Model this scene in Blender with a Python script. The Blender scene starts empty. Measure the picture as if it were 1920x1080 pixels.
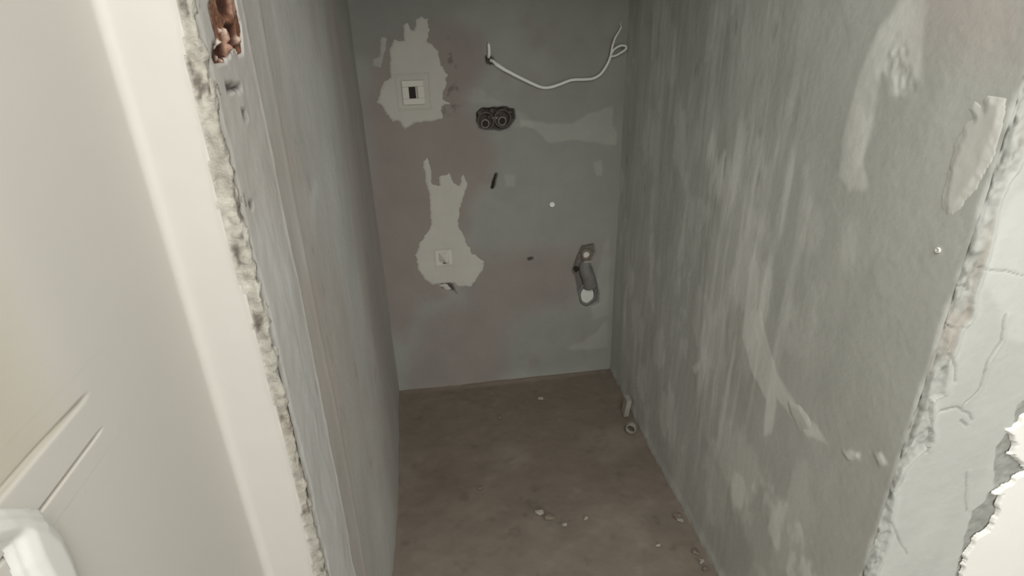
import bpy, bmesh, math, random
import numpy as np
from mathutils import Vector, Matrix
random.seed(7)
S = bpy.context.scene
C = S.collection
H = 1.6                       # eye height above the alcove floor
F = 1094.0                    # focal length in px of the 1920 px wide frame

# ------------------------------------------------------------------ camera
def n3(v):
    v = np.array(v, float); return v/np.linalg.norm(v)
DN = n3((70, 2310, 1094))
YA = np.array((-174, -513, 1094), float); YA -= DN*YA.dot(DN); YA = n3(YA)
XA = np.cross(DN, YA)
cam_d = bpy.data.cameras.new('camera'); cam_d.lens = F/1920*36; cam_d.sensor_width = 36
cam_d.clip_start = .02
cam = bpy.data.objects.new('camera', cam_d); C.objects.link(cam)
cx_ = Vector((XA[0], YA[0], -DN[0])); cy_ = Vector((XA[1], YA[1], -DN[1])); cz_ = Vector((XA[2], YA[2], -DN[2]))
M = Matrix((cx_, -cy_, -cz_)).transposed().to_4x4(); M.translation = Vector((0, 0, H))
cam.matrix_world = M
S.camera = cam

# ------------------------------------------------------------------ light
S.view_settings.view_transform = 'Standard'; S.view_settings.look = 'None'
S.view_settings.gamma = 1; S.view_settings.use_curve_mapping = False
S.view_settings.exposure = 0.28
w = bpy.data.worlds.new('world'); S.world = w; w.use_nodes = True
bg = w.node_tree.nodes['Background']; bg.inputs[0].default_value = (1.0, .995, .97, 1); bg.inputs[1].default_value = 1.0
def area(name, loc, target, sx, sy, power, col):
    l = bpy.data.lights.new(name, 'AREA'); l.shape = 'RECTANGLE'; l.size = sx; l.size_y = sy
    l.energy = power; l.color = col
    o = bpy.data.objects.new(name, l); C.objects.link(o); o.location = loc
    o.rotation_euler = (Vector(target)-Vector(loc)).to_track_quat('-Z', 'Y').to_euler(); return o
area('window_daylight', (.9, -2.2, 1.45), (.3, 1.5, .9), 1.6, 1.5, 18, (1, .995, .965))
area('ceiling_light', (.32, -.22, 2.45), (.45, .7, .8), 1.0, .8, 22, (1, .995, .965))

# ------------------------------------------------------------------ unprojection of measured corners
def ray(px, py):
    d = np.array((px-960, py-540, F), float)
    return np.array((d.dot(XA), d.dot(YA), -d.dot(DN)))
def onX(px, py, X): r = ray(px, py); t = X/r[0]; return np.array((X, r[1]*t, H+r[2]*t))
def onY(px, py, Y): r = ray(px, py); t = Y/r[1]; return np.array((r[0]*t, Y, H+r[2]*t))
def onZ(px, py, Z): r = ray(px, py); t = (Z-H)/r[2]; return np.array((r[0]*t, r[1]*t, Z))

XL, XR = -.245, .766          # alcove side walls
YB = 2.325                    # alcove back wall
YFL, YFR = .738, .690         # front faces left and right of the opening
XO = -.336                    # outer return wall on the left
ZC = 2.6

# ------------------------------------------------------------------ numpy noise
def vnoise(x, y, seed=0):
    xi = np.floor(x).astype(np.int64); yi = np.floor(y).astype(np.int64)
    fx = x-xi; fy = y-yi; fx = fx*fx*(3-2*fx); fy = fy*fy*(3-2*fy)
    def h(a, b):
        n = (a*374761393 + b*668265263 + seed*1442695041) & 0xffffffff
        n = ((n ^ (n >> 13))*1274126177) & 0xffffffff
        n = n ^ (n >> 16)
        return (n & 0xffff)/65535.0
    return (h(xi, yi)*(1-fx)+h(xi+1, yi)*fx)*(1-fy)+(h(xi, yi+1)*(1-fx)+h(xi+1, yi+1)*fx)*fy
def fbm(x, y, seed=0, o=4):
    s = 0; a = .5; t = 0
    for k in range(o):
        s = s+a*vnoise(x*2**k+17.3*k, y*2**k+9.1*k, seed+k); t += a; a *= .5
    return s/t*2-1
def sst(a, b, x):
    t = np.clip((x-a)/(b-a), 0, 1); return t*t*(3-2*t)
def sdist(P, U, V):           # signed distance, positive inside polygon P (n,2)
    P = np.array(P, float); d = np.full(U.shape, 1e9); ins = np.zeros(U.shape, bool)
    n = len(P)
    for i in range(n):
        a = P[i]; b = P[(i+1) % n]; e = b-a
        wx = U-a[0]; wy = V-a[1]
        t = np.clip((wx*e[0]+wy*e[1])/max(e.dot(e), 1e-12), 0, 1)
        d = np.minimum(d, np.hypot(wx-t*e[0], wy-t*e[1]))
        c = ((a[1] > V) != (b[1] > V))
        with np.errstate(divide='ignore', invalid='ignore'):
            xx = a[0]+(V-a[1])/(b[1]-a[1] if b[1] != a[1] else 1e-12)*e[0]
        ins ^= c & (U < xx)
    return np.where(ins, d, -d)
def linedist(P, U, V):
    P = np.array(P, float); d = np.full(U.shape, 1e9)
    for i in range(len(P)-1):
        a = P[i]; b = P[i+1]; e = b-a
        wx = U-a[0]; wy = V-a[1]
        t = np.clip((wx*e[0]+wy*e[1])/max(e.dot(e), 1e-12), 0, 1)
        d = np.minimum(d, np.hypot(wx-t*e[0], wy-t*e[1]))
    return d
def pl(pts, plane, val):      # pixel outline -> coordinates in that wall's own plane
    out = []
    for p in pts:
        q = onX(*p, val) if plane == 'X' else onY(*p, val) if plane == 'Y' else onZ(*p, val)
        out.append((q[1], q[2]) if plane == 'X' else (q[0], q[2]) if plane == 'Y' else (q[0], q[1]))
    return out

# ------------------------------------------------------------------ materials
def mat(name, base, rough=.85, light=None, warm=None, dirt=None, var=.1, scale=6, stretch=(1, 1, 1), bump=.15, bscale=60, spec=.3):
    m = bpy.data.materials.new(name); m.use_nodes = True; nt = m.node_tree; N = nt.nodes; L = nt.links
    b = N['Principled BSDF']; b.inputs['Roughness'].default_value = rough; b.inputs['Specular IOR Level'].default_value = spec
    tc = N.new('ShaderNodeTexCoord'); mp = N.new('ShaderNodeMapping'); mp.inputs['Scale'].default_value = stretch
    L.new(tc.outputs['Object'], mp.inputs[0])
    def rgb(c): r = N.new('ShaderNodeRGB'); r.outputs[0].default_value = (*c, 1); return r.outputs[0]
    def mix(a, bb, f):
        x = N.new('ShaderNodeMix'); x.data_type = 'RGBA'; L.new(a, x.inputs[6]); L.new(bb, x.inputs[7]); L.new(f, x.inputs[0]); return x.outputs[2]
    def att(nm): a = N.new('ShaderNodeAttribute'); a.attribute_name = nm; return a.outputs['Fac']
    c = rgb(base)
    if light: c = mix(c, rgb(light), att('light'))
    if warm: c = mix(c, rgb(warm), att('warm'))
    if dirt: c = mix(c, rgb(dirt), att('dirt'))  # dirt also carries shade painted into a corner and the ledge grooves
    nz = N.new('ShaderNodeTexNoise'); nz.inputs['Scale'].default_value = scale; nz.inputs['Detail'].default_value = 6; nz.inputs['Roughness'].default_value = .6
    L.new(mp.outputs[0], nz.inputs['Vector'])
    mr = N.new('ShaderNodeMapRange'); mr.inputs['From Min'].default_value = .25; mr.inputs['From Max'].default_value = .75
    mr.inputs['To Min'].default_value = 1-var; mr.inputs['To Max'].default_value = 1+var; L.new(nz.outputs['Fac'], mr.inputs['Value'])
    vm = N.new('ShaderNodeVectorMath'); vm.operation = 'SCALE'; L.new(c, vm.inputs[0]); L.new(mr.outputs[0], vm.inputs['Scale'])
    L.new(vm.outputs[0], b.inputs['Base Color'])
    n2 = N.new('ShaderNodeTexNoise'); n2.inputs['Scale'].default_value = bscale; n2.inputs['Detail'].default_value = 5
    L.new(tc.outputs['Object'], n2.inputs['Vector'])
    bp = N.new('ShaderNodeBump'); bp.inputs['Strength'].default_value = bump; bp.inputs['Distance'].default_value = .004
    L.new(n2.outputs['Fac'], bp.inputs['Height']); L.new(bp.outputs[0], b.inputs['Normal'])
    return m
G = (.31, .312, .285)
M_side = mat('grey_plaster_render', (.475, .485, .452), light=(.78, .79, .745), warm=(.53, .485, .455), dirt=(.13, .125, .11), var=.06, scale=9, stretch=(1, 1, .5), bump=.18)
M_left = mat('grey_plaster_left', (.425, .42, .39), light=(.59, .60, .585), warm=(.44, .405, .375), dirt=(.12, .11, .095), var=.08, scale=5, stretch=(1, 1, .7), bump=.2)
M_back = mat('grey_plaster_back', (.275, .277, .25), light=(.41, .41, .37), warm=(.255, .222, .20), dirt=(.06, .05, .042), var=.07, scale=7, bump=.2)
M_fill = mat('pale_filler', (.47, .455, .41), var=.05, scale=12, bump=.12, rough=.9)
M_fillb = mat('thin_filler', (.36, .36, .325), var=.08, scale=20, bump=.12)
M_fill2 = mat('side_filler', (.66, .665, .62), var=.04, scale=14, bump=.1, rough=.9)
M_cream = mat('cream_paint', (.545, .525, .485), light=(.555, .53, .49), warm=(.51, .475, .40), dirt=(.36, .33, .27), var=.02, scale=3, bump=.04, rough=.6)
M_edge = mat('crumbled_edge', (.35, .335, .29), light=(.50, .475, .42), warm=(.31, .27, .225), dirt=(.10, .085, .07), var=.25, scale=55, bump=.7, bscale=140)
M_strip = mat('fresh_light_plaster', (.45, .46, .435), light=(.55, .555, .525), warm=(.40, .37, .32), dirt=(.20, .20, .18), var=.05, scale=11, stretch=(1, 1, .5), bump=.25)
M_white = mat('white_paint', (.86, .85, .81), var=.02, bump=.1, rough=.6)
M_floor = mat('dusty_screed', (.188, .155, .124), light=(.28, .243, .20), warm=(.185, .145, .112), dirt=(.12, .10, .08), var=.13, scale=5, bump=.35, bscale=45)
M_brick = mat('broken_brick', (.19, .09, .055), light=(.66, .58, .50), warm=(.36, .22, .16), dirt=(.055, .022, .014), var=.25, scale=60, bump=.8, bscale=120)
M_fill2d = mat('rim_grime', (.26, .24, .21), var=.3, scale=90)
M_crumb = mat('plaster_crumb', (.34, .32, .28), var=.12, scale=60, bump=.4)
M_crumbd = mat('brown_crumb', (.20, .165, .13), var=.2, scale=60, bump=.4)
M_cable = mat('white_cable_sheath', (.80, .80, .74), rough=.45, var=.04, bump=.03)
M_plastic = mat('ivory_plastic', (.56, .54, .48), rough=.45, var=.03, bump=.03)
M_plwhite = mat('white_plastic', (.85, .84, .78), rough=.4, var=.02, bump=.02)
M_dark = mat('dark_hollow', (.03, .024, .02), var=.1, bump=.1)
M_boxg = mat('grimy_box', (.11, .09, .075), var=.2, scale=40, bump=.4)
M_pipe = mat('grey_pipe', (.175, .168, .155), rough=.7, var=.2, scale=30, bump=.25)
M_door = mat('white_gloss_paint', (.64, .64, .61), rough=.35, var=.01, bump=.02)
M_metal = mat('dull_metal', (.2, .19, .17), rough=.5, var=.1, bump=.1)

# ------------------------------------------------------------------ mesh builders
def link(name, me, m, parent=None, kind=None, smooth=True):
    o = bpy.data.objects.new(name, me); C.objects.link(o); me.materials.append(m)
    if smooth and len(me.polygons): me.polygons.foreach_set('use_smooth', [True]*len(me.polygons))
    if parent: o.parent = parent; o.matrix_parent_inverse = Matrix.Translation(-parent.location) if parent.location.length else Matrix()
    if kind: o['kind'] = kind
    return o
def gridmesh(name, P, m, attrs={}, keep=None, parent=None, kind=None):
    nu, nv = P.shape[:2]; co = P.reshape(-1, 3)
    idx = np.arange(nu*nv).reshape(nu, nv)
    q = np.stack([idx[:-1, :-1], idx[1:, :-1], idx[1:, 1:], idx[:-1, 1:]], -1).reshape(-1, 4)
    if keep is not None:
        k = keep.reshape(nu, nv); kk = (k[:-1, :-1] | k[1:, :-1] | k[1:, 1:] | k[:-1, 1:]).reshape(-1)
        q = q[kk]; used = np.unique(q); rm = np.full(nu*nv, -1); rm[used] = np.arange(len(used))
        q = rm[q]; co = co[used]
    else: used = slice(None)
    me = bpy.data.meshes.new(name)
    me.vertices.add(len(co)); me.vertices.foreach_set('co', co.astype(np.float32).ravel())
    me.loops.add(q.size); me.loops.foreach_set('vertex_index', q.ravel().astype(np.int32))
    me.polygons.add(len(q)); me.polygons.foreach_set('loop_start', (np.arange(len(q))*4).astype(np.int32))
    me.update(calc_edges=True); me.validate()
    for a in ('light', 'warm', 'dirt'):
        v = attrs.get(a)
        at = me.attributes.new(a, 'FLOAT', 'POINT')
        if v is not None: at.data.foreach_set('value', np.clip(v.reshape(-1)[used], 0, 1).astype(np.float32))
    return link(name, me, m, parent, kind)
def ax(lo, hi, step): return np.linspace(lo, hi, int(round((hi-lo)/step))+1)
ZV = np.concatenate([ax(0, 1.72, .0045), ax(1.74, ZC, .05)])

def box(bm, x0, x1, y0, y1, z0, z1, bev=0):
    r = bmesh.ops.create_cube(bm, size=1); v = r['verts']
    for q in v: q.co = Vector(((x0+x1)/2+q.co.x*(x1-x0), (y0+y1)/2+q.co.y*(y1-y0), (z0+z1)/2+q.co.z*(z1-z0)))
    if bev:
        e = list({e for q in v for e in q.link_edges})
        bmesh.ops.bevel(bm, geom=e, offset=bev, segments=3, affect='EDGES', profile=.5)
def bmo(name, bm, m, parent=None, kind=None, smooth=False):
    bmesh.ops.recalc_face_normals(bm, faces=bm.faces)
    me = bpy.data.meshes.new(name); bm.to_mesh(me); bm.free(); return link(name, me, m, parent, kind, smooth)
def catmull(P, n=8):
    P = [Vector(p) for p in P]; Q = [P[0]*2-P[1]]+P+[P[-1]*2-P[-2]]; out = []
    for i in range(1, len(Q)-2):
        for k in range(n):
            t = k/n; a, b, c, d = Q[i-1:i+3]
            out.append(.5*((2*b)+(c-a)*t+(2*a-5*b+4*c-d)*t*t+(3*b-a-3*c+d)*t**3))
    out.append(P[-1]); return out
def tube(name, P, r0, r1, m, parent, n=10, sub=8, squash=1):
    pts = catmull(P, sub); bm = bmesh.new(); rings = []; up = Vector((0, 1, 0.01))
    for i, p in enumerate(pts):
        t = (pts[min(i+1, len(pts)-1)]-pts[max(i-1, 0)]).normalized()
        u = t.cross(up).normalized(); v = u.cross(t); r = r0+(r1-r0)*i/(len(pts)-1)
        rings.append([bm.verts.new(p+(u*math.cos(a)+v*math.sin(a)*squash)*r) for a in [2*math.pi*k/n for k in range(n)]])
    for a, b in zip(rings, rings[1:]):
        for k in range(n): bm.faces.new((a[k], a[(k+1) % n], b[(k+1) % n], b[k]))
    bm.faces.new(rings[0]); bm.faces.new(rings[-1][::-1])
    return bmo(name, bm, m, parent, smooth=True)
def empty(name, loc, label, cat, group=None):
    o = bpy.data.objects.new(name, None); C.objects.link(o); o.location = loc; o.empty_display_size = .02
    o['label'] = label; o['category'] = cat
    if group: o['group'] = group
    return o
def tag(o, label, cat, group=None):
    o['label'] = label; o['category'] = cat
    if group: o['group'] = group
    return o
def ring(bm, c, rx, rz, th, dep, seg=20, y0=0, wob=0):
    """rounded collar in the xz plane, opening towards -y"""
    prof = [(1, 0), (1, -dep), (1-th*.5, -dep-.001), (1-th, -dep), (1-th, 0)]
    R = []
    for k in range(seg):
        a = 2*math.pi*k/seg; w_ = 1+wob*math.sin(3*a+1)+wob*.6*math.sin(7*a)
        R.append([bm.verts.new(Vector((c[0]+math.cos(a)*rx*s*w_, c[1]+y0+d, c[2]+math.sin(a)*rz*s*w_))) for s, d in prof])
    for k in range(seg):
        A, B = R[k], R[(k+1) % seg]
        for j in range(len(prof)-1): bm.faces.new((A[j], B[j], B[j+1], A[j+1]))
def disc(bm, c, rx, rz, y, seg=20, dome=0):
    o = bm.verts.new(Vector((c[0], c[1]+y-dome, c[2])))
    v = [bm.verts.new(Vector((c[0]+math.cos(2*math.pi*k/seg)*rx, c[1]+y, c[2]+math.sin(2*math.pi*k/seg)*rz))) for k in range(seg)]
    for k in range(seg): bm.faces.new((o, v[k], v[(k+1) % seg]))

HF = {}
def hfield(key, us, vs, h): HF[key] = (np.array(us), np.array(vs), np.array(h))
def hsamp(key, U, V):
    us, vs, h = HF[key]
    iu = np.clip(np.searchsorted(us, U)-1, 0, len(us)-2); iv = np.clip(np.searchsorted(vs, V)-1, 0, len(vs)-2)
    a = np.clip((U-us[iu])/(us[iu+1]-us[iu]), 0, 1); b = np.clip((V-vs[iv])/(vs[iv+1]-vs[iv]), 0, 1)
    return (h[iu, iv]*(1-a)+h[iu+1, iv]*a)*(1-b)+(h[iu, iv+1]*(1-a)+h[iu+1, iv+1]*a)*b
def patch(name, px, plane, val, sign, m, thick=.004, step=.003, rough=.004, freq=60, parent=None, base=.0012, stretch=(1, 1), hf=None, feather=.010):
    """a trowelled coat lying on a wall: real thickness, ragged feathered outline"""
    P = np.array(pl(px, plane, val)); lo = P.min(0)-.015; hi = P.max(0)+.015
    u = ax(lo[0], hi[0], step); v = ax(lo[1], hi[1], step); U, V = np.meshgrid(u, v, indexing='ij')
    sd = sdist(P, U, V)+rough*fbm(U*freq*stretch[0], V*freq*stretch[1], 5, 3)*1.5
    h = np.where(sd > 0, thick*sst(0, feather, sd)*(1+.18*fbm(U*30, V*14, 8, 3)), 0)-base*(sd <= 0)*2
    if hf: h = h+hsamp(hf, U, V)
    if plane == 'X': X = np.stack([val+sign*(h+base), U, V], -1)
    else: X = np.stack([U, val+sign*(h+base), V], -1)
    return gridmesh(name, X, m, keep=(sd > 0), parent=parent)

# ================================================================== THE SETTING
# ---- floor
xs = ax(XL-.03, XR+.03, .008); ys = ax(.9, YB+.03, .008)
U, V = np.meshgrid(xs, ys, indexing='ij')
hz = .004*fbm(U*6, V*6, 1)+.0018*fbm(U*30, V*30, 2)
edge = np.minimum(np.minimum(U-XL, XR-U), YB-V)
hz += .007*sst(.03, 0, edge+.01*fbm(U*25, V*25, 3))
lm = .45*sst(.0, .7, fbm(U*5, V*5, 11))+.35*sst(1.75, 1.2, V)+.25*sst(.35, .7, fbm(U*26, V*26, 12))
wm = .6*sst(-.2, .6, fbm(U*3, V*3, 14))*sst(.45, .0, U)
dm = .55*sst(.35, .75, fbm(U*18, V*18, 16))
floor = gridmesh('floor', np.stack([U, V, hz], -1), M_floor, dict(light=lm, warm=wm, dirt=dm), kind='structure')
bm = bmesh.new(); box(bm, XO-.1, 2.4, -2.4, .93, -.06, -.004); box(bm, XL-.08, XR+.08, .9, YB+.1, -.06, -.02)
bmo('floor_screed', bm, M_floor, floor)

# ---- ceiling
bm = bmesh.new(); box(bm, XO-.1, 2.4, -2.4, .75, ZC, ZC+.08)
bmo('ceiling', bm, M_white, kind='structure')
bm = bmesh.new(); box(bm, XL-.05, XR+.05, .72, YB+.05, ZC-.2, ZC)
bmo('ceiling_alcove', bm, M_side, kind='structure')

# ---- back wall
xs = ax(XL-.02, XR+.034, .004); U, V = np.meshgrid(xs, ZV, indexing='ij')
def mk(px, soft, warp=.006, fr=30, seed=3, W=None):
    P = pl(px, 'Y', YB); return sst(-soft, soft, sdist(P, U, V)+warp*fbm(U*fr, V*fr*.7, seed))
h = .004*fbm(U*3, V*3, 21)+.0015*fbm(U*14, V*14, 22)+.0005*fbm(U*60, V*60, 23)
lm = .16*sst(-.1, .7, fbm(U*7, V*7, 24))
lm = lm+.55*mk([(1130,205),(1148,200),(1150,235),(1158,250),(1155,272),(1120,268),(1080,262),(1030,268),(1000,240),(975,238),(975,224),(1010,228),(1040,232),(1075,232),(1100,215)], .006)
lm += .5*mk([(1112,305),(1128,300),(1130,330),(1118,330)], .006)+.35*mk([(945,328),(965,328),(965,350),(948,350)], .006)
lm += .45*mk([(1120,620),(1138,600),(1138,650),(1075,658),(1060,652),(1100,635)], .01)
lm += .35*mk([(1105,560),(1140,440),(1145,480),(1140,590),(1112,600)], .012)
lm += .3*mk([(870,190),(925,195),(955,200),(960,240),(1000,235),(985,215),(940,195),(900,165),(870,165)], .008)
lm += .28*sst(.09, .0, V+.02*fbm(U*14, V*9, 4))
wm = .95*mk([(690,90),(760,60),(850,30),(900,60),(905,120),(880,200),(930,290),(920,340),(880,390),(840,560),(790,560),(760,640),(700,600),(690,400)], .05, .03, 9)
wm = np.maximum(wm, .8*mk([(850,470),(1120,470),(1070,560),(960,600),(940,740),(750,760),(800,600),(870,560)], .07, .03, 9, 8))
wm = np.maximum(wm, .55*sst(.2, .7, fbm(U*8, V*8, 31)))
dm = 0*U
for px, dp, sf in ( ([(893,212),(903,204),(925,202),(948,201),(963,205),(966,222),(955,238),(938,243),(918,243),(900,240),(894,228)], .034, .006),
                    ([(1084,478),(1092,462),(1112,460),(1115,475),(1105,492),(1112,510),(1122,545),(1122,568),(1112,574),(1098,566),(1086,552),(1080,520),(1074,508)], .016, .009),
                    ([(911,106),(922,106),(928,116),(922,122),(911,118)], .02, .004),
                    ([(929,326),(932,326),(929,352),(921,352),(924,340)], .012, .003),
                    ([(988,483),(999,482),(1001,487),(990,489)], .006, .003),
                    ([(826,532),(846,530),(853,540),(858,552),(848,545),(828,541)], .006, .003) ):
    k = mk(px, sf, .005, 60, 9); h = h-dp*k; dm = np.maximum(dm, k*(.97-.25*(fbm(U*90, V*90, 40) > .25))*(.6 if dp == .016 else 1))
# scratched ragged halo round the upper filler patch
h += .004*sst(.012, 0, np.abs(sdist(pl([(893,212),(903,204),(925,202),(948,201),(963,205),(966,222),(955,238),(938,243),(918,243),(900,240)], 'Y', YB), U, V)+.006))
k = mk([(826,70),(850,75),(855,120),(862,185),(850,215),(833,212),(835,150)], .015, .02, 22, 18)
h += .003*k*fbm(U*70, V*70, 45); dm = np.maximum(dm, .45*k*sst(.15, .5, fbm(U*50, V*50, 46))); lm += .5*k*sst(.2, .5, fbm(U*45, V*45, 47))
dm = np.maximum(dm, .16*mk([(600,0),(640,-40),(800,-40),(890,0),(840,30),(720,90),(700,110),(655,120)], .04, .04, 8, 19))  # soft darkening paints shade into the upper left corner
hfield('back', xs, ZV, h)
P = np.stack([U, YB-h, V], -1)
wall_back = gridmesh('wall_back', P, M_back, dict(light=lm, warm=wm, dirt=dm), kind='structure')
bm = bmesh.new(); box(bm, XL-.1, XR+.1, YB+.045, YB+.12, -.02, ZC); bmo('masonry', bm, M_boxg, wall_back)

# ---- right wall of the alcove
ysr = np.concatenate([ax(YFR+.004, 1.3, .004), ax(1.305, YB+.012, .005)])
U, V = np.meshgrid(ysr, ZV, indexing='ij')
def mr(px, soft, warp=.008, frx=12, fry=6, seed=3):
    return sst(-soft, soft, sdist(pl(px, 'X', XR), U, V)+warp*fbm(U*frx, V*fry, seed))
h = .006*fbm(U*2.2, V*1.6, 51)+.0007*fbm(U*24, V*5, 52)*sst(.9,1.3,U)+.0003*fbm(U*70, V*9, 53)*sst(.9,1.3,U)+.0003*fbm(U*60, V*60, 54)
streak = fbm(U*26, V*3.2, 55, 4); streak2 = fbm(U*60, V*5, 56, 3)
far = sst(1.0, 1.35, U)
lm = .02+(.18*sst(-.05, .5, streak)+.12*sst(.1, .6, streak2))*far
h -= .010*sst(1.6, 2.3, U)
big = mr([(1372,-40),(1350,280),(1322,330),(1320,360),(1345,385),(1318,500),(1315,590),(1305,700),(1308,800),(1340,860),(1420,1080),(1500,1200),(2200,1200),(2200,-60)], .03, .03, 8, 4)
blot = fbm(U*8, V*4.2, 155, 5); lm += .30*sst(.08, .28, blot)*sst(.75, 1.0, U)-.10*sst(.1, .35, -blot)
zone = mr([(1310,250),(1500,150),(1520,500),(1480,700),(1400,820),(1300,820)], .05, .05, 8, 4, 15)
lm += .20*big+zone*(.34*sst(-.05, .35, streak)+.2*sst(0, .4, streak2)-.10); h += .0016*big
t = mr([(1250,120),(1235,300),(1215,600),(1190,720),(1165,650),(1180,300),(1205,60)], .03, .03, 14, 4, 5); lm += .14*t
sm1 = mr([(1690,-10),(1738,-10),(1735,60),(1730,150),(1702,182),(1668,180),(1655,140),(1640,230),(1618,300),(1625,350),(1592,352),(1574,330),(1590,240),(1610,160),(1650,60)], .008, .012, 16, 8, 6)
sm2 = mr([(1425,585),(1440,640),(1455,700),(1490,755),(1530,800),(1548,830),(1512,815),(1490,795),(1455,745),(1445,812),(1430,818),(1436,750),(1405,690),(1392,630),(1398,585)], .006, .008, 22, 10, 7)
sm3 = mr([(1370,880),(1400,905),(1440,880),(1475,940),(1510,1000),(1530,1080),(1480,1085),(1450,1010),(1425,960),(1385,1010),(1372,960)], .012, .02, 22, 10, 8)*sst(-.15, .35, fbm(U*22, V*10, 60))
sm4 = mr([(1340,300),(1365,290),(1420,420),(1400,560),(1330,620),(1318,560),(1330,430)], .02, .025, 14, 5, 9)
sm5 = mr([(1580,845),(1612,848),(1610,858),(1590,860)], .004, .004, 60, 60, 9)
sm6 = mr([(1640,850),(1652,850),(1665,870),(1650,872)], .003, .004, 60, 60, 9)
sm7 = mr([(1296,690),(1312,675),(1312,690),(1302,702)], .005, .004, 60, 60, 9)
lm += .7*sm1*(.75+.5*sst(-.3, .4, fbm(U*40, V*20, 61)))+.62*sm2+.7*sm3+.2*sm4+.7*sm5+.6*sm6+.6*sm7
lm += .10*sst(.3, .6, fbm(U*9, V*5, 62))+.05*fbm(U*30, V*22, 162)
h += .0006*sm1+.0005*sm2+.0004*sm3+.0003*sm4+.003*sm5+.0025*sm6
ch = mr([(1668,100),(1700,75),(1722,110),(1718,170),(1690,175),(1672,150)], .006, .02, 40, 30, 12)
h += .004*ch*fbm(U*60, V*40, 63); lm += .3*ch*sst(0, .4, fbm(U*60, V*40, 63)); dm = .22*ch*sst(.1, .5, -fbm(U*60, V*40, 63))
dm = dm+.32*sst(.45, .7, fbm(U*34, V*9, 64))*far*sst(.9, .5, np.abs(V-1.3)*1.6)
# ragged lower edge where wall meets floor
e = V-.012-.008*fbm(U*20, 0*U, 65); h += .003*sst(.05, .0, e)+.002*sst(.03, 0, e)*fbm(U*50, V*50, 66); lm += .05*sst(.07, .02, e)
dm = np.maximum(dm, .5*sst(.02, 0, e)*sst(0, .5, fbm(U*60, V*60, 67)))
wm = .75*mr([(1730,-20),(1930,-20),(1925,90),(1840,120),(1740,60)], .05, .03, 10, 6, 13)
# shallow curl back to the broken arris
h -= .003*sst(.008, 0, U-YFR+.006*fbm(V*30, U*30, 68))
hfield('right', ysr, ZV, h)
wall_right = gridmesh('wall_right', np.stack([XR-h, U, V], -1), M_side, dict(light=lm, warm=wm, dirt=dm), kind='structure')

# ---- left wall of the alcove
ysl = np.concatenate([ax(YFL+.006, 1.3, .004), ax(1.305, YB+.012, .006)])
U, V = np.meshgrid(ysl, ZV, indexing='ij')
def ml(px, soft, warp=.008, frx=12, fry=6, seed=3):
    return sst(-soft, soft, sdist(pl(px, 'X', XL), U, V)+warp*fbm(U*frx, V*fry, seed))
h = .007*fbm(U*2.4, V*1.4, 71)+.0008*fbm(U*10, V*4, 72)+.0003*fbm(U*50, V*30, 73)
RX = .93+.03*fbm(V*2.2, 0*V, 74)+.004*fbm(V*14, 0*V, 75)
strip = sst(.006, -.006, U-RX)
h += .020*np.exp(-((U-1.6)/.38)**2)
h += .005*strip*(.8+.2*fbm(U*14, V*6, 76))+.0025*np.exp(-((U-RX)/.008)**2)+.0016*strip*fbm(U*22, V*12, 69)
lm = .62*strip*(.75+.35*fbm(U*22, V*8, 77))+.12*sst(-.1, .5, fbm(U*14, V*4, 78))
lm += .55*ml([(528,345),(590,345),(585,420),(590,520),(560,520),(545,430)], .02, .02, 20, 10, 14)
lm += .5*ml([(622,572),(632,570),(634,610),(626,612)], .008, .006, 40, 20, 14)
lm += .30*np.exp(-((U-1.45-.05*fbm(V*3, 0*V, 79))/.22)**2)  # pale vertical band: brighter mid-wall shading painted into the colour
wm = .8*sst(-.2, .4, fbm(U*5, V*2.2, 80))*(1-strip*.6)
wm = np.maximum(wm, .9*strip*sst(1.28, 1.4, V)*.6)
dm = .25*sst(.4, .7, fbm(U*24, V*10, 81))
for px, dp in (([(428,160),(455,163),(448,168),(430,168)], .008), ([(457,208),(463,210),(466,220),(460,221)], .006), ([(472,380),(478,380),(478,388),(474,389)], .004),
               ([(575,955),(585,950),(590,985),(580,975)], .004), ([(546,820),(552,800),(556,860),(549,850)], .004)):
    k = sst(-.004, .0005, sdist(pl(px, 'X', XL+.008), U, V)+.0015*fbm(U*120, V*120, 82)); h -= dp*k; dm = np.maximum(dm, k)
arr = sst(YFL+.018, YFL+.006, U+.006*fbm(V*22, 0*V, 84)+.003*fbm(V*70, 0*V, 85)); h -= .004*arr; dm = np.maximum(dm, .6*arr); lm = lm*(1-arr)
bx = [(395,-60),(432,-60),(440,0),(452,50),(456,96),(446,102),(436,88),(424,112),(408,116),(398,112),(400,88),(408,80),(400,52),(393,20)]
kb = sst(-.001, .003, sdist(pl(bx, 'X', XL+.006), U, V)+.003*fbm(U*80, V*80, 101)); h -= .028*kb; lm *= 1-kb; dm = np.maximum(dm, kb*.8)
# second trowel ridge
h += .0010*np.exp(-((U-1.03-.02*fbm(V*2.5, 0*V, 83))/.012)**2)
wall_left = gridmesh('wall_left', np.stack([XL+h, U, V], -1), M_left, dict(light=lm, warm=wm, dirt=dm), kind='structure')

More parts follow.
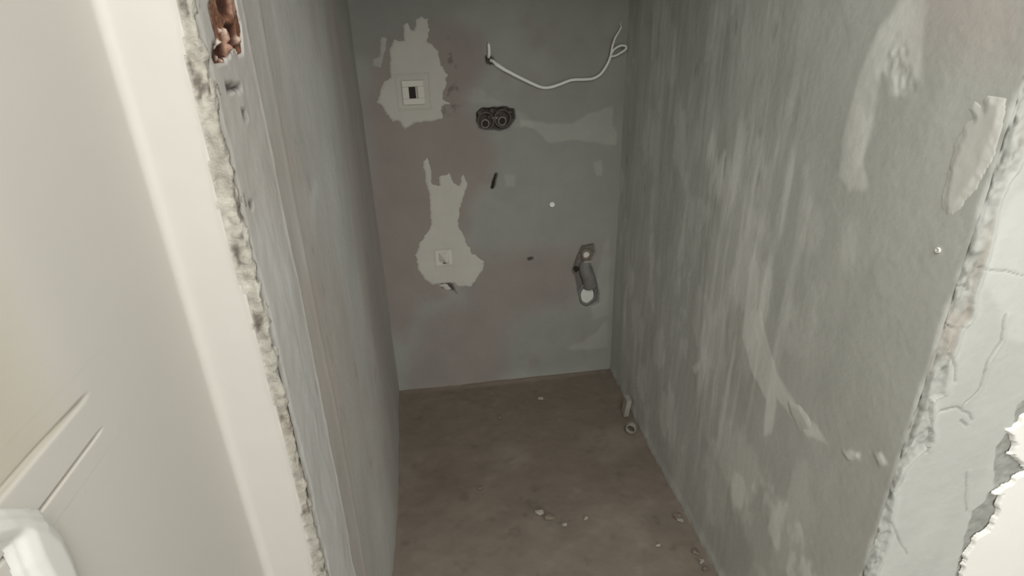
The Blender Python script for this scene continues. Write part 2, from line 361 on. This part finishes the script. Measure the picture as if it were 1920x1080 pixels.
# ---- left: return wall coming towards the camera, soft inside corner, narrow cream face, broken arris
r = .014
prof = [(XO, y) for y in ax(-2.2, .0, .1)]+[(XO, y) for y in ax(.02, YFL-r-.004, .008)]
prof += [(XO+r-r*math.cos(a), YFL-r+r*math.sin(a)) for a in np.linspace(0, math.pi/2, 9)]
prof += [(x, YFL) for x in ax(XO+r+.004, XL-.006, .003)]
nface = len(prof)
prof += [(XL-.002+.006*math.sin(a), YFL+.006-.006*math.cos(a)) for a in np.linspace(.2, math.pi/2, 5)]
prof += [(XL+.004, y) for y in ax(YFL+.009, YFL+.045, .003)]
prof = np.array(prof); tg = np.gradient(prof, axis=0); nm = np.stack([tg[:, 1], -tg[:, 0]], -1); nm /= np.linalg.norm(nm, axis=1)[:, None]
SI, V = np.meshgrid(np.arange(len(prof)), ZV, indexing='ij')
PX = prof[SI, 0]; PY = prof[SI, 1]; NX = nm[SI, 0]; NY = nm[SI, 1]
s = np.concatenate([[0], np.cumsum(np.linalg.norm(np.diff(prof, axis=0), axis=1))]); SS = s[SI]
def edgecurve(px, plane, val):   # measured boundary -> coordinate as a function of height
    P = np.array(pl(px, plane, val)); o = np.argsort(P[:, 1]); return lambda z: np.interp(z, P[o, 1], P[o, 0])
cb = edgecurve([(335,0),(345,40),(352,80),(358,130),(370,180),(386,250),(397,310),(410,370),(425,430),(440,480),(453,530),(470,580),(480,620),(492,660),(505,720),(527,790),(535,820),(555,900),(573,980),(592,1080)], 'Y', YFL)
bnd = cb(V)+.0018*fbm(V*40, 0*V, 90)+.0012*fbm(V*110, 0*V, 91)
kd = sst(-.001, .0015, PX-bnd)*(PY > YFL-.03)          # broken arris beyond the paint
h = .0010*fbm(SS*5, V*3, 92)*(1-kd)*(PX > XO+.016)+.0004*fbm(SS*30, V*30, 93)*(PX > XO+.002)
h += kd*(-.0025+.0030*fbm(SS*60, V*34, 94, 5)+.0045*fbm(SS*120, V*90, 95, 2))
h += .0012*np.exp(-((PX-bnd+.002)/.003)**2)*(PY > YFL-.03)
wrap = sst(YFL+.02, YFL+.045, PY); h += .0015-.014*wrap
WR = np.array([[0]])
lm = .55*np.exp(-((PX-bnd+.004)/.006)**2)*(PY > YFL-.03)+.35*sst(.0, .3, PX-(XO+r))
lm = np.where(kd > .5, .45*sst(-.1, .5, fbm(SS*60, V*30, 96)), lm)
wm = kd*.5*sst(0, .5, fbm(SS*20, V*10, 97))
dm = kd*.9*sst(.22, .5, fbm(SS*90, V*34, 98))
# recessed tan zone above the ledge on the return wall
yl0 = .3118*H; zl1 = H-.194*H; zl2 = H-.219*H
RECF = lambda y: sst(yl0+.004, yl0-.09, y)
rec = RECF(PY)*sst(-.002, .002, V-zl1)*(PX < XO+.002)*sst(1.62, 1.50, V)
h -= .003*rec; wm = np.maximum(wm, .95*rec)
h -= .007*(PY < yl0+.006)*(PY > -.18)*(PX < XO+.002)*(V > zl2-.004)*(V < zl1+.006)
for cx, cz, rr, st in ((320,592,.0025,3),(324,612,.002,1.5),(367,724,.0022,1.5),(346,405,.0016,1),(455,770,.002,1),(505,965,.002,1),(382,712,.0015,1)):
    q = onY(cx, cz, YFL-.004) if cx > 330 else onX(cx, cz, XO+.006)
    D = np.sqrt((PX-q[0])**2+(PY-q[1])**2+((V-q[2])/st)**2); k = sst(rr*1.6, rr*.4, D); h -= .002*k; dm = np.maximum(dm, .95*k)
P = np.stack([PX+NX*h, PY+NY*h, V], -1)
def cols(a, i0, i1): return a[i0:i1]
wall_outer = gridmesh('wall_outer_left', P[:nface], M_cream, {k: v[:nface] for k, v in dict(light=lm, warm=wm, dirt=dm).items()}, kind='structure')
# paint stops at the measured line: the crumbling arris is its own strip of bare plaster
i0 = int(np.argmin(np.abs(prof[:nface, 0]-(XL-.03))*1+(prof[:nface, 1] < YFL-.001)*9))
Pe = P[i0:].copy(); ke = kd[i0:]
edge_left = gridmesh('plaster_edge', Pe-np.array([0, .0008, 0]), M_edge, dict(light=lm[i0:]*1.2, warm=wm[i0:], dirt=dm[i0:]), keep=(ke > .5), parent=wall_left)

# ledge on the return wall: two grooves that die out at its far end
U, V = np.meshgrid(ax(-.22, yl0+.05, .004), ax(zl2-.022, zl1+.024, .001), indexing='ij')
wv = .0012*fbm(U*8, 0*U, 130)
fade = sst(yl0+.004, yl0-.012, U)
g1 = np.exp(-((V-zl1-wv)/.0026)**2)*fade; g2 = np.exp(-((V-zl2-wv)/.0014)**2)*fade
inside = sst(zl2-.001, zl2+.001, V)*sst(zl1+.001, zl1-.001, V)
up = sst(zl1-.001, zl1+.002, V)*RECF(U)
h = .0017-.003*up-.0020*g1-.0030*g2
gridmesh('trim_1', np.stack([XO+h, U, V], -1), M_cream, dict(dirt=.9*np.maximum(g1*.8, g2), warm=.95*up), kind='structure')  # groove colour: gap grime plus the painted shadow line

# exposed brick at the top of the broken edge
YBk = XL+.006
Pb = np.array(pl(bx, 'X', YBk)); lo = Pb.min(0)-.01; hi = Pb.max(0)+.01
U, V = np.meshgrid(ax(lo[0], hi[0], .0022), ax(lo[1], hi[1], .0022), indexing='ij')
sd = sdist(Pb, U, V)+.003+.003*fbm(U*80, V*80, 101)
hol = sst(.05, .3, fbm(U*55, V*30, 103, 3)); 
for hx in ([(412,-30),(428,-30),(432,20),(424,26),(412,14)], [(428,52),(440,55),(444,76),(434,84),(428,74)], [(410,90),(422,90),(426,104),(414,106)]):
    hol = np.maximum(hol*.9, sst(-.007, -.001, sdist(pl(hx, 'X', YBk), U, V)+.002*fbm(U*120, V*120, 104)))
lt = 0*U
for cx, cy, rr in ((422,66,.007),(430,73,.005),(410,82,.006),(447,78,.005),(428,90,.004),(412,110,.004),(412,58,.004),(419,113,.004),(447,98,.003)):
    q = onX(cx, cy, YBk); lt = np.maximum(lt, sst(rr, rr*.5, np.hypot(U-q[1], (V-q[2])*.8)+.003*fbm(U*150, V*150, 105)))
hb = .002+.003*fbm(U*90, V*90, 102)-.008*hol+.005*lt
gridmesh('brick', np.stack([YBk+hb*sst(0, .006, sd)-.003, U, V], -1), M_brick, dict(dirt=np.clip(hol*1.3, 0, 1)*(1-lt), light=lt*.9, warm=sst(0, .4, fbm(U*50, V*50, 106))*(1-hol)), keep=(sd > 0), parent=wall_left)

# ---- right: front face beside the opening
prof = [(XR+.001, y) for y in np.linspace(YFR+.05, YFR+.014, 10)]
prof += [(XR+.001+.010-.010*math.cos(a), YFR+.010-.010*math.sin(a)) for a in np.linspace(.1, math.pi/2, 6)]
prof += [(x, YFR) for x in ax(XR+.014, 1.13, .0022)]+[(x, YFR) for x in ax(1.16, 2.4, .05)]
prof = np.array(prof)
tg = np.gradient(prof, axis=0); nm = np.stack([tg[:, 1], -tg[:, 0]], -1); nm /= np.linalg.norm(nm, axis=1)[:, None]
SI, V = np.meshgrid(np.arange(len(prof)), np.concatenate([ax(0, .5, .01), ax(.503, 1.68, .0028), ax(1.70, ZC, .05)]), indexing='ij')
PX = prof[SI, 0]; PY = prof[SI, 1]; NX = nm[SI, 0]; NY = nm[SI, 1]
s = np.concatenate([[0], np.cumsum(np.linalg.norm(np.diff(prof, axis=0), axis=1))]); SS = s[SI]
rb = edgecurve([(1920,255),(1905,320),(1885,348),(1868,395),(1858,450),(1842,500),(1828,540),(1820,600),(1800,620),(1790,650),(1775,690),(1768,740),(1745,750),(1745,830),(1720,850),(1690,880),(1672,930),(1668,1000),(1640,1080)], 'Y', YFR)
bnd = rb(V)+.004*fbm(V*22, 0*V, 110)+.002*fbm(V*70, 0*V, 111)
kd = sst(.002, -.002, PX-bnd)
rg = fbm(SS*34, V*18, 112, 5)
h = .002*fbm(SS*5, V*3, 113)+.0006*fbm(SS*40, V*40, 114)
h += kd*(-.004+.007*rg+.004*fbm(SS*110, V*60, 115, 3))
h += .003*np.exp(-((PX-bnd-.003)/.004)**2)
# folds and cracks in the fresh coat
def crack(px, wd, dp, hh, lip=1):
    global dm_
    P = pl(px, 'Y', YFR); d = linedist(P, PX+.004*fbm(PX*32, V*32, 116), V+.004*fbm(PX*32, V*32, 117))
    wd = max(wd, .0024)*(.8+.5*fbm(PX*40, V*40, 119))
    d2 = linedist([(a+.005, b+.002) for a, b in P], PX, V)
    dm_ = np.maximum(dm_, .6*sst(wd, wd*.1, d))
    return hh-dp*sst(wd*1.4, 0, d)+lip*dp*.45*sst(.005, 0, d2)
dm_ = kd*.75*sst(.25, .5, fbm(SS*60, V*26, 118))
h = crack([(1885,592),(1876,640),(1850,680),(1835,730),(1812,752),(1800,765)], .0022, .003, h)
h = crack([(1765,770),(1792,762),(1815,775),(1822,790)], .003, .003, h, 0)
h = crack([(1800,790),(1812,800)], .004, .003, h, 0)
h = crack([(1743,752),(1745,800),(1738,850)], .0025, .004, h)
h = crack([(1812,610),(1795,620),(1775,612)], .0022, .002, h)
h = crack([(1778,540),(1815,543)], .0018, .003, h, 0)
h = crack([(1670,980),(1690,1020),(1700,1040)], .003, .002, h, 0)
h = crack([(1840,500),(1920,520)], .0012, .0015, h, 0)
h = crack([(1780,665),(1790,690),(1790,715)], .003, .003, h, 0)
h = crack([(1812,885),(1812,960)], .002, .002, h, 1)
lm = .3*sst(-.2, .5, fbm(PX*9, V*4, 120))+.5*sst(.01, .0, np.abs(PX-bnd-.012))*.5
lm += .5*sst(-.005, .01, sdist(pl([(1895,360),(2000,330),(2000,660),(1885,640),(1850,520),(1870,440)], 'Y', YFR), PX, V)+.01*fbm(PX*20, V*20, 121))
wm = kd*.8*sst(-.2, .4, fbm(SS*20, V*8, 122))
dm_ = np.maximum(dm_, kd*.25)
dm_ = np.maximum(dm_, .85*sst(.012, .003, np.abs(SS-.052+.004*fbm(V*30, 0*V, 126)))*sst(-.2, .3, fbm(SS*40, V*25, 127)))
h -= .003*sst(.012, .003, np.abs(SS-.052))*sst(-.1, .4, fbm(SS*60, V*40, 128))
# rough bare zone next to the torn white coat
fz = pl([(1935,740),(1905,760),(1895,800),(1870,840),(1865,900),(1850,940),(1825,960),(1812,1000),(1790,1085),(2200,1085),(2200,740)], 'Y', YFR)
k = sst(-.002, .006, sdist(fz, PX, V)+.008*fbm(PX*40, V*40, 123)); dm_ = np.maximum(dm_, .85*k*(.75+.3*fbm(PX*80, V*80, 124))); h += k*(-.003+.003*fbm(PX*70, V*70, 125))
jf = 16; hfield('front', prof[jf:, 0], V[0], h[jf:])
wall_front = gridmesh('wall_front', np.stack([PX+NX*h, PY+NY*h, V], -1), M_strip, dict(light=lm, warm=wm, dirt=dm_), kind='structure')
# torn white paint coat
patch('white_coat', [(2100,690),(1920,775),(1895,803),(1880,800),(1905,835),(1890,850),(1912,868),(1925,880),(1905,892),(1888,905),(1862,925),(1875,925),(1868,945),(1858,985),(1828,1005),(1806,1040),(1800,1090),(1770,1160),(2100,1160)],
      'Y', YFR, -1, M_white, thick=.004, step=.002, rough=.005, freq=70, parent=wall_front, base=.0018, feather=.003)

# ---- room shell behind the camera (never in view, closes the place)
bm = bmesh.new(); box(bm, XO, XR+.3, .72, .86, 2.02, ZC+.02); bmo('wall_lintel', bm, M_white, kind='structure')  # unseen lintel, set low to shade the upper back wall
bm = bmesh.new(); box(bm, XO-.12, XO-.03, -2.3, .9, 0, ZC); box(bm, XO-.03, XL-.012, YFL+.012, YB+.1, 0, ZC); box(bm, XR+.034, XR+.12, YFR+.014, YB+.1, 0, ZC); bmo('wall_outer_masonry', bm, M_boxg, kind='structure')
bm = bmesh.new(); box(bm, 2.4, 2.5, -2.4, .8, 0, ZC); bmo('wall_outer_right', bm, M_white, kind='structure')

# ================================================================== FILLER PATCHES on the walls (parts of them)
patch('filler_patch', [(757,75),(757,48),(766,44),(771,56),(776,56),(781,40),(790,31),(800,36),(803,60),(801,76),(812,88),(822,96),(825,118),(832,133),(840,140),(832,150),(838,158),(830,170),(829,186),(843,194),(829,200),(829,222),(800,228),(775,232),(760,242),(752,228),(738,226),(724,214),(720,203),(708,190),(714,172),(720,152),(733,146),(732,110),(732,92),(740,76)],
      'Y', YB, -1, M_fill, .003, .0028, .0055, 60, wall_back, .0005, hf='back', feather=.006)
patch('filler_patch', [(712,108),(715,70),(724,72),(722,96),(714,126),(702,122),(700,112)], 'Y', YB, -1, M_fillb, .002, .0028, .004, 50, wall_back, .0005, hf='back', feather=.006)
patch('filler_patch', [(795,305),(801,298),(808,320),(808,345),(825,350),(822,332),(842,325),(850,345),(862,350),(868,328),(876,345),(867,375),(862,390),(858,425),(868,440),(872,455),(882,465),(884,475),(908,492),(905,505),(893,525),(882,536),(862,538),(850,530),(835,532),(812,534),(796,524),(785,505),(780,480),(788,455),(800,440),(808,428),(807,365),(798,340)],
      'Y', YB, -1, M_fill, .003, .0028, .0045, 60, wall_back, .0005, hf='back', feather=.006)
patch('filler_patch', [(822,534),(838,534),(846,543),(836,543)], 'Y', YB, -1, M_fill, .003, .0028, .002, 45, wall_back, .0005, hf='back', feather=.006)
patch('filler_patch', [(1855,178),(1893,182),(1885,230),(1862,300),(1848,332),(1800,395),(1780,404),(1768,388),(1774,345),(1785,305),(1795,270),(1808,235),(1826,222),(1818,205),(1830,192),(1845,205)],
      'X', XR, -1, M_fill2, .002, .0022, .003, 60, wall_right, .0005, hf='right', feather=.014)
patch('filler_patch', [(1478,752),(1500,760),(1518,785),(1520,803),(1505,806),(1490,792),(1480,775)], 'X', XR, -1, M_fill2, .0015, .0025, .003, 60, wall_right, .0005, hf='right', feather=.014)

# ================================================================== THINGS ON THE BACK WALL
def Wb(px, py, out=0): p = onY(px, py, YB-out); return Vector(p)
yf = YB-float(hsamp('back', np.array([onY(772,174,YB)[0]]), np.array([onY(772,174,YB)[2]]))[0])-.004
# upper socket outlet
c = Wb(772, 174, .011)
t = empty('socket_outlet', Vector((c.x, yf, c.z-.06)), 'square ivory socket plate with dark opening in the big upper filler patch', 'outlet')
def sq_frame(name, c, w0, h0, w1, h1, y0, y1, m, t, bev=.002):
    bm = bmesh.new()
    for x0, x1, z0, z1 in ((-w0, w0, h1, h0), (-w0, w0, -h0, -h1), (-w0, -w1, -h1, h1), (w1, w0, -h1, h1)):
        box(bm, c.x+x0, c.x+x1, y0, y1, c.z+z0, c.z+z1, bev)
    return bmo(name, bm, m, t)
sq_frame('outer_rim', Wb(776, 173, .01), .064, .066, .058, .060, yf-.003, yf+.004, M_fill, t, .001)
sq_frame('face_plate', Wb(775, 174, .014), .041, .043, .016, .021, yf-.009, yf+.001, M_plastic, t)
bm = bmesh.new(); q = Wb(771, 175, .012); box(bm, q.x-.0165, q.x+.0165, yf-.002, yf-.001, q.z-.0215, q.z+.0215); bmo('opening', bm, M_dark, t)
# lower outlet with a folded white cover
yf = YB-float(hsamp('back', np.array([onY(833,484,YB)[0]]), np.array([onY(833,484,YB)[2]]))[0])-.004
c = Wb(833, 484, .011)
t = empty('socket_outlet', Vector((c.x, yf, c.z-.04)), 'small square outlet stuffed with folded white plastic in the lower filler patch', 'outlet')
sq_frame('outer_rim', c, .041, .040, .034, .033, yf-.003, yf+.004, M_fill, t, .001)
bm = bmesh.new(); box(bm, c.x-.034, c.x+.034, yf-.001, yf+.001, c.z-.033, c.z+.033); bmo('box_bottom', bm, M_plastic, t)
bm = bmesh.new(); q = []
for (a, b_, y) in ((-.024, -.012, .004), (.012, -.020, .022), (.026, .012, .010), (.022, .030, .003), (-.02, .024, .002), (.0, .002, .024)): q.append(bm.verts.new((c.x+a, yf-y, c.z+b_)))
for a in range(5): bm.faces.new((q[a], q[(a+1) % 5], q[5]))
f = bmesh.ops.solidify(bm, geom=bm.faces[:], thickness=.002); bmo('folded_cover', bm, M_plwhite, t)
bm = bmesh.new(); box(bm, c.x-.006, c.x+.016, yf-.004, yf-.0015, c.z-.027, c.z-.021, .0005); bmo('slot', bm, M_dark, t)

# twin back boxes in the ragged hollow
c = Wb(929, 222, 0)
t = empty('double_back_box', Vector((c.x, YB+.028, c.z-.04)), 'pair of grimy round socket back boxes sunk in a ragged dark hole', 'back box')
for px, py in ((911, 234), (943, 229)):
    q = Wb(px, py-6); bm = bmesh.new(); ring(bm, (q.x, YB+.03, q.z), .034, .036, .16, .022, 24)
    b_ = bmo('round_box', bm, M_boxg, t, smooth=True)
    bm = bmesh.new(); qq = Wb(px, py); disc(bm, (qq.x, YB+.03, qq.z), .013, .014, -.004); bmo('cable_hole', bm, M_dark, b_)
    bm = bmesh.new(); ring(bm, (qq.x, YB+.03, qq.z), .017, .018, .25, .008, 16); bmo('hole_rim', bm, M_fill2d, b_, smooth=True)
bm = bmesh.new(); q = Wb(928, 222); box(bm, q.x-.012, q.x+.012, YB+.008, YB+.02, q.z-.004, q.z+.004, .002); bmo('link_bar', bm, M_metal, t)
for px, py in ((900, 212), (922, 209), (935, 212), (958, 212), (918, 220)):
    q = Wb(px, py); bm = bmesh.new(); bmesh.ops.create_icosphere(bm, subdivisions=1, radius=.009, matrix=Matrix.Translation((q.x, YB+.016, q.z)))
    for v in bm.verts: v.co += Vector((random.uniform(-1, 1), random.uniform(-1, 1), random.uniform(-1, 1)))*.003
    bmo('mortar_lump', bm, M_boxg, t)

# white cable
t = empty('electric_cable', Wb(922, 114, 0), 'long slack white electric cable drooping across the upper back wall', 'cable')
tube('cable_sheath', [Wb(920,113,-.012), Wb(926,116,.004), Wb(935,124,.016), Wb(960,138,.02), Wb(990,153,.018), Wb(1013,163,.014), Wb(1030,164,.012), Wb(1050,158,.014), Wb(1072,150,.016), Wb(1095,149,.016), Wb(1112,147,.018), Wb(1127,138,.02), Wb(1140,118,.022), Wb(1146,102,.022)], .0068, .0050, M_cable, t)
tube('wire', [Wb(1145,104,.024), Wb(1148,88,.026), Wb(1153,72,.024), Wb(1160,60,.020), Wb(1165,51,.014)], .0042, .0036, M_cable, t)
tube('wire', [Wb(1145,104,.022), Wb(1150,94,.026), Wb(1162,86,.034), Wb(1172,86,.040), Wb(1174,91,.041), Wb(1167,97,.036), Wb(1155,104,.028), Wb(1146,106,.022)], .0042, .0038, M_cable, t)
tube('wire_tip', [Wb(1165,51,.014), Wb(1163,44,.012), Wb(1166,38,.010)], .0022, .0012, M_fill2, t)
tube('sheath_collar', [Wb(930,120,.010), Wb(945,130,.018)], .0085, .0075, M_cable, t)
t = empty('cable_stub', Wb(916, 106, 0), 'short upright white cable stub left of the drooping cable', 'cable')
tube('sheath', [Wb(916,107,-.008), Wb(917,102,.006), Wb(917,92,.010), Wb(916,82,.010)], .0062, .0055, M_cable, t)
tube('wire_core', [Wb(916,83,.010), Wb(916,79,.011)], .0022, .002, M_plastic, t)

# pipe in the chased hollow near the right corner
c = Wb(1100, 515)
t = empty('waste_pipe', Vector((c.x, YB+.018, Wb(1100, 568).z)), 'dark grey bent pipe sunk in the wall hollow near the right corner', 'pipe')
tube('pipe_body', [Wb(1100,488,-.022), Wb(1096,500,-.010), Wb(1099,512,-.003), Wb(1104,524,-.002), Wb(1106,536,-.006)], .023, .034, M_pipe, t, 16)
bm = bmesh.new(); q = Wb(1101, 552); ring(bm, (q.x, YB+.014, q.z), .044, .055, .30, .018, 26, 0, .05); bmo('pipe_mouth', bm, M_pipe, t, smooth=True)
bm = bmesh.new(); disc(bm, (q.x-.004, YB+.001, q.z-.002), .033, .045, -.004, 22, .006); bmo('pale_plug', bm, M_fill2, t, smooth=True)
bm = bmesh.new(); q = Wb(1100, 478); ring(bm, (q.x, YB+.012, q.z), .024, .026, .34, .014, 20, 0, .06); bmo('small_collar', bm, M_crumbd, t, smooth=True)
bm = bmesh.new(); disc(bm, (q.x, YB+.010, q.z), .016, .017, -.001, 16, .003); bmo('collar_plug', bm, M_fill2, t, smooth=True)
bm = bmesh.new(); q = Wb(1101, 490); box(bm, q.x-.017, q.x+.017, YB-.008, YB+.006, q.z-.005, q.z+.004, .002); bmo('white_clip', bm, M_crumb, t)
bm = bmesh.new(); q = Wb(1081, 505); ring(bm, (q.x, YB+.006, q.z), .011, .013, .35, .006, 12, 0, .1); disc(bm, (q.x, YB+.006, q.z), .008, .009, -.002); bmo('anchor_hole', bm, M_dark, t)

# white plug heads, dark slot
def plug(px, py, label, plane, r, m=M_plwhite, nm_='wall_plug'):
    if plane == 'Y':
        q = Wb(px, py, .002); c = q
    else: c = Vector(onX(px, py, XR-.002))
    t = empty(nm_, c, label, 'wall plug')
    bm = bmesh.new(); ring(bm, (0, 0, 0), r, r, .35, r*.55, 14); disc(bm, (0, 0, 0), r*.7, r*.7, -r*.2, 12); 
    o = bmo('plug_collar', bm, m, t, smooth=True); o.matrix_parent_inverse = Matrix(); 
    bm = bmesh.new(); bmesh.ops.create_cone(bm, cap_ends=True, segments=8, radius1=r*.28, radius2=r*.2, depth=r*.7, matrix=Matrix.Translation((0, -r*.5, 0)) @ Matrix.Rotation(math.pi/2, 4, 'X'))
    o2 = bmo('screw_tip', bm, m, t); o2.matrix_parent_inverse = Matrix()
    if plane == 'X': t.rotation_euler = (0, 0, -math.pi/2)
    return t
plug(1035, 383, 'small round white plug in the bare middle of the back wall', 'Y', .011)
plug(1760, 469, 'tiny white plug with chipped halo on the right wall below the oblong filler patch', 'X', .0045)

t = empty('dark_slit', Wb(927, 350, 0), 'thin black slanted wall spike below the twin back boxes', 'slit')  # black bar and ring stand in for a dark slot in the wall
tube('slit_bar', [Wb(923,352,-.002), Wb(926,340,.004), Wb(929,327,.007)], .0048, .0022, M_dark, t)
bm = bmesh.new(); q = Wb(923, 351, .002); ring(bm, (q.x, q.y, q.z), .006, .006, .4, .003, 10); bmo('slit_rim', bm, M_dark, t)

# ================================================================== LOOSE THINGS ON THE FLOOR
def crumb(px, py, r, label, m, flat=.55, name='plaster_crumb', group=None, z=.004, cat='rubble'):
    p = onZ(px, py, z); bm = bmesh.new(); bmesh.ops.create_icosphere(bm, subdivisions=2, radius=r)
    sd_ = random.random()*90
    for v in bm.verts:
        f = 1+.35*math.sin(v.co.x*3/r+sd_)*math.cos(v.co.y*2.3/r+sd_)+random.uniform(-.12, .12)
        v.co = Vector((v.co.x*f*1.2, v.co.y*f*.9, max(v.co.z*f*flat, -r*.35)))
    o = bmo(name, bm, m); o.location = (min(p[0], XR-.018-r), p[1], z+r*.25); o.rotation_euler.z = sd_
    return tag(o, label, cat, group)
fl = 'crumbs scattered on the alcove floor'
crumb(1014, 748, .010, 'small pale crumb alone near the back of the dirt floor', M_crumb, group=fl)
crumb(1012, 962, .012, 'pale crumb at the left of the small rubble cluster mid floor', M_crumb, group=fl)
crumb(1032, 970, .017, 'flat brown lump in the middle of the small rubble cluster', M_crumbd, .35, 'soil_lump', fl)
crumb(1058, 984, .008, 'tiny pale crumb just below and right of the brown lump', M_crumb, group=fl)
crumb(1098, 972, .008, 'tiny crumb at the right end of the rubble cluster', M_crumb, group=fl)
crumb(1234, 1023, .008, 'small white crumb on the near floor toward the right wall', M_crumb, group=fl)
crumb(938, 783, .009, 'small brown crumb left of centre on the back floor', M_crumbd, .4, 'soil_lump', fl)
crumb(900, 915, .008, 'faint brown crumb on the left middle floor', M_crumbd, .4, 'soil_lump', fl)
we = 'rubble along the foot of the right wall'
crumb(1290, 965, .013, 'brown crumb at foot of right wall beside the near floor edge', M_crumbd, .5, 'soil_lump', we)
crumb(1284, 975, .009, 'pale crumb just below the brown crumb by the right wall', M_crumb, .5, 'plaster_crumb', we)
crumb(1338, 1030, .012, 'upper dark crumb of the trio at the right wall foot near frame bottom', M_crumbd, .6, 'soil_lump', we)
crumb(1348, 1048, .009, 'pale middle crumb of the trio at the right wall foot near frame bottom', M_crumb, .6, 'plaster_crumb', we)
crumb(1354, 1062, .009, 'lowest dark crumb of the trio at the right wall foot near frame bottom', M_crumbd, .6, 'soil_lump', we)
# upright offcut and round stone against the foot of the right wall
p = Vector(onZ(1199, 775, 0)); p.x = min(p.x, XR-.030)
bm = bmesh.new(); box(bm, -.010, .010, -.020, .020, 0, .085, .003)
for v in bm.verts: v.co += Vector((random.uniform(-1, 1), random.uniform(-1, 1), random.uniform(-1, 1)))*.0018+Vector((v.co.z*.12, 0, 0))
o = bmo('plaster_offcut', bm, M_crumb); o.location = (p.x, p.y, .004); tag(o, 'narrow pale offcut standing upright against the foot of the right wall', 'offcut')
p = Vector(onZ(1218, 806, 0)); p.x = min(p.x, XR-.038); t = empty('pipe_end', (p.x, p.y, .004), 'round grey pipe end lying beside the upright offcut at the wall foot', 'pipe end')
bm = bmesh.new(); ring(bm, (0, 0, .024), .022, .024, .3, .02, 18); o = bmo('collar', bm, M_fill2d, t, smooth=True); o.matrix_parent_inverse = Matrix()
bm = bmesh.new(); disc(bm, (0, 0, .024), .016, .018, -.008); o = bmo('plug', bm, M_boxg, t, smooth=True); o.matrix_parent_inverse = Matrix()
t.rotation_euler = (0, 0, -.6)

# ================================================================== curved moulding on the return wall, lower left
out_ = pl([(0,957),(40,956),(68,960),(100,990),(122,1035),(138,1080)], 'X', XO)
inn_ = pl([(20,1080),(8,1050),(0,1030)], 'X', XO)
poly = [(.300, out_[0][1]+.052)]+out_+[(out_[-1][0]+.004, .75), (out_[-1][0]+.004, .0), (inn_[0][0], .0), (inn_[0][0], .75)]+inn_+[(.288, inn_[-1][1]+.052)]
P_ = np.array(poly); U, V = np.meshgrid(ax(P_[:, 0].min()-.004, P_[:, 0].max()+.004, .0016), np.concatenate([ax(0, 1.04, .02), ax(1.042, P_[:, 1].max()+.004, .0016)]), indexing='ij')
sd = sdist(poly, U, V)
h = .010*np.sqrt(sst(0, .012, sd))+.003*sst(.009, .018, sd)-.0022*np.exp(-((sd-.006)/.0016)**2)
gridmesh('trim_2', np.stack([XO+.0018+h, U, V], -1), M_door, keep=(sd > 0), kind='structure')
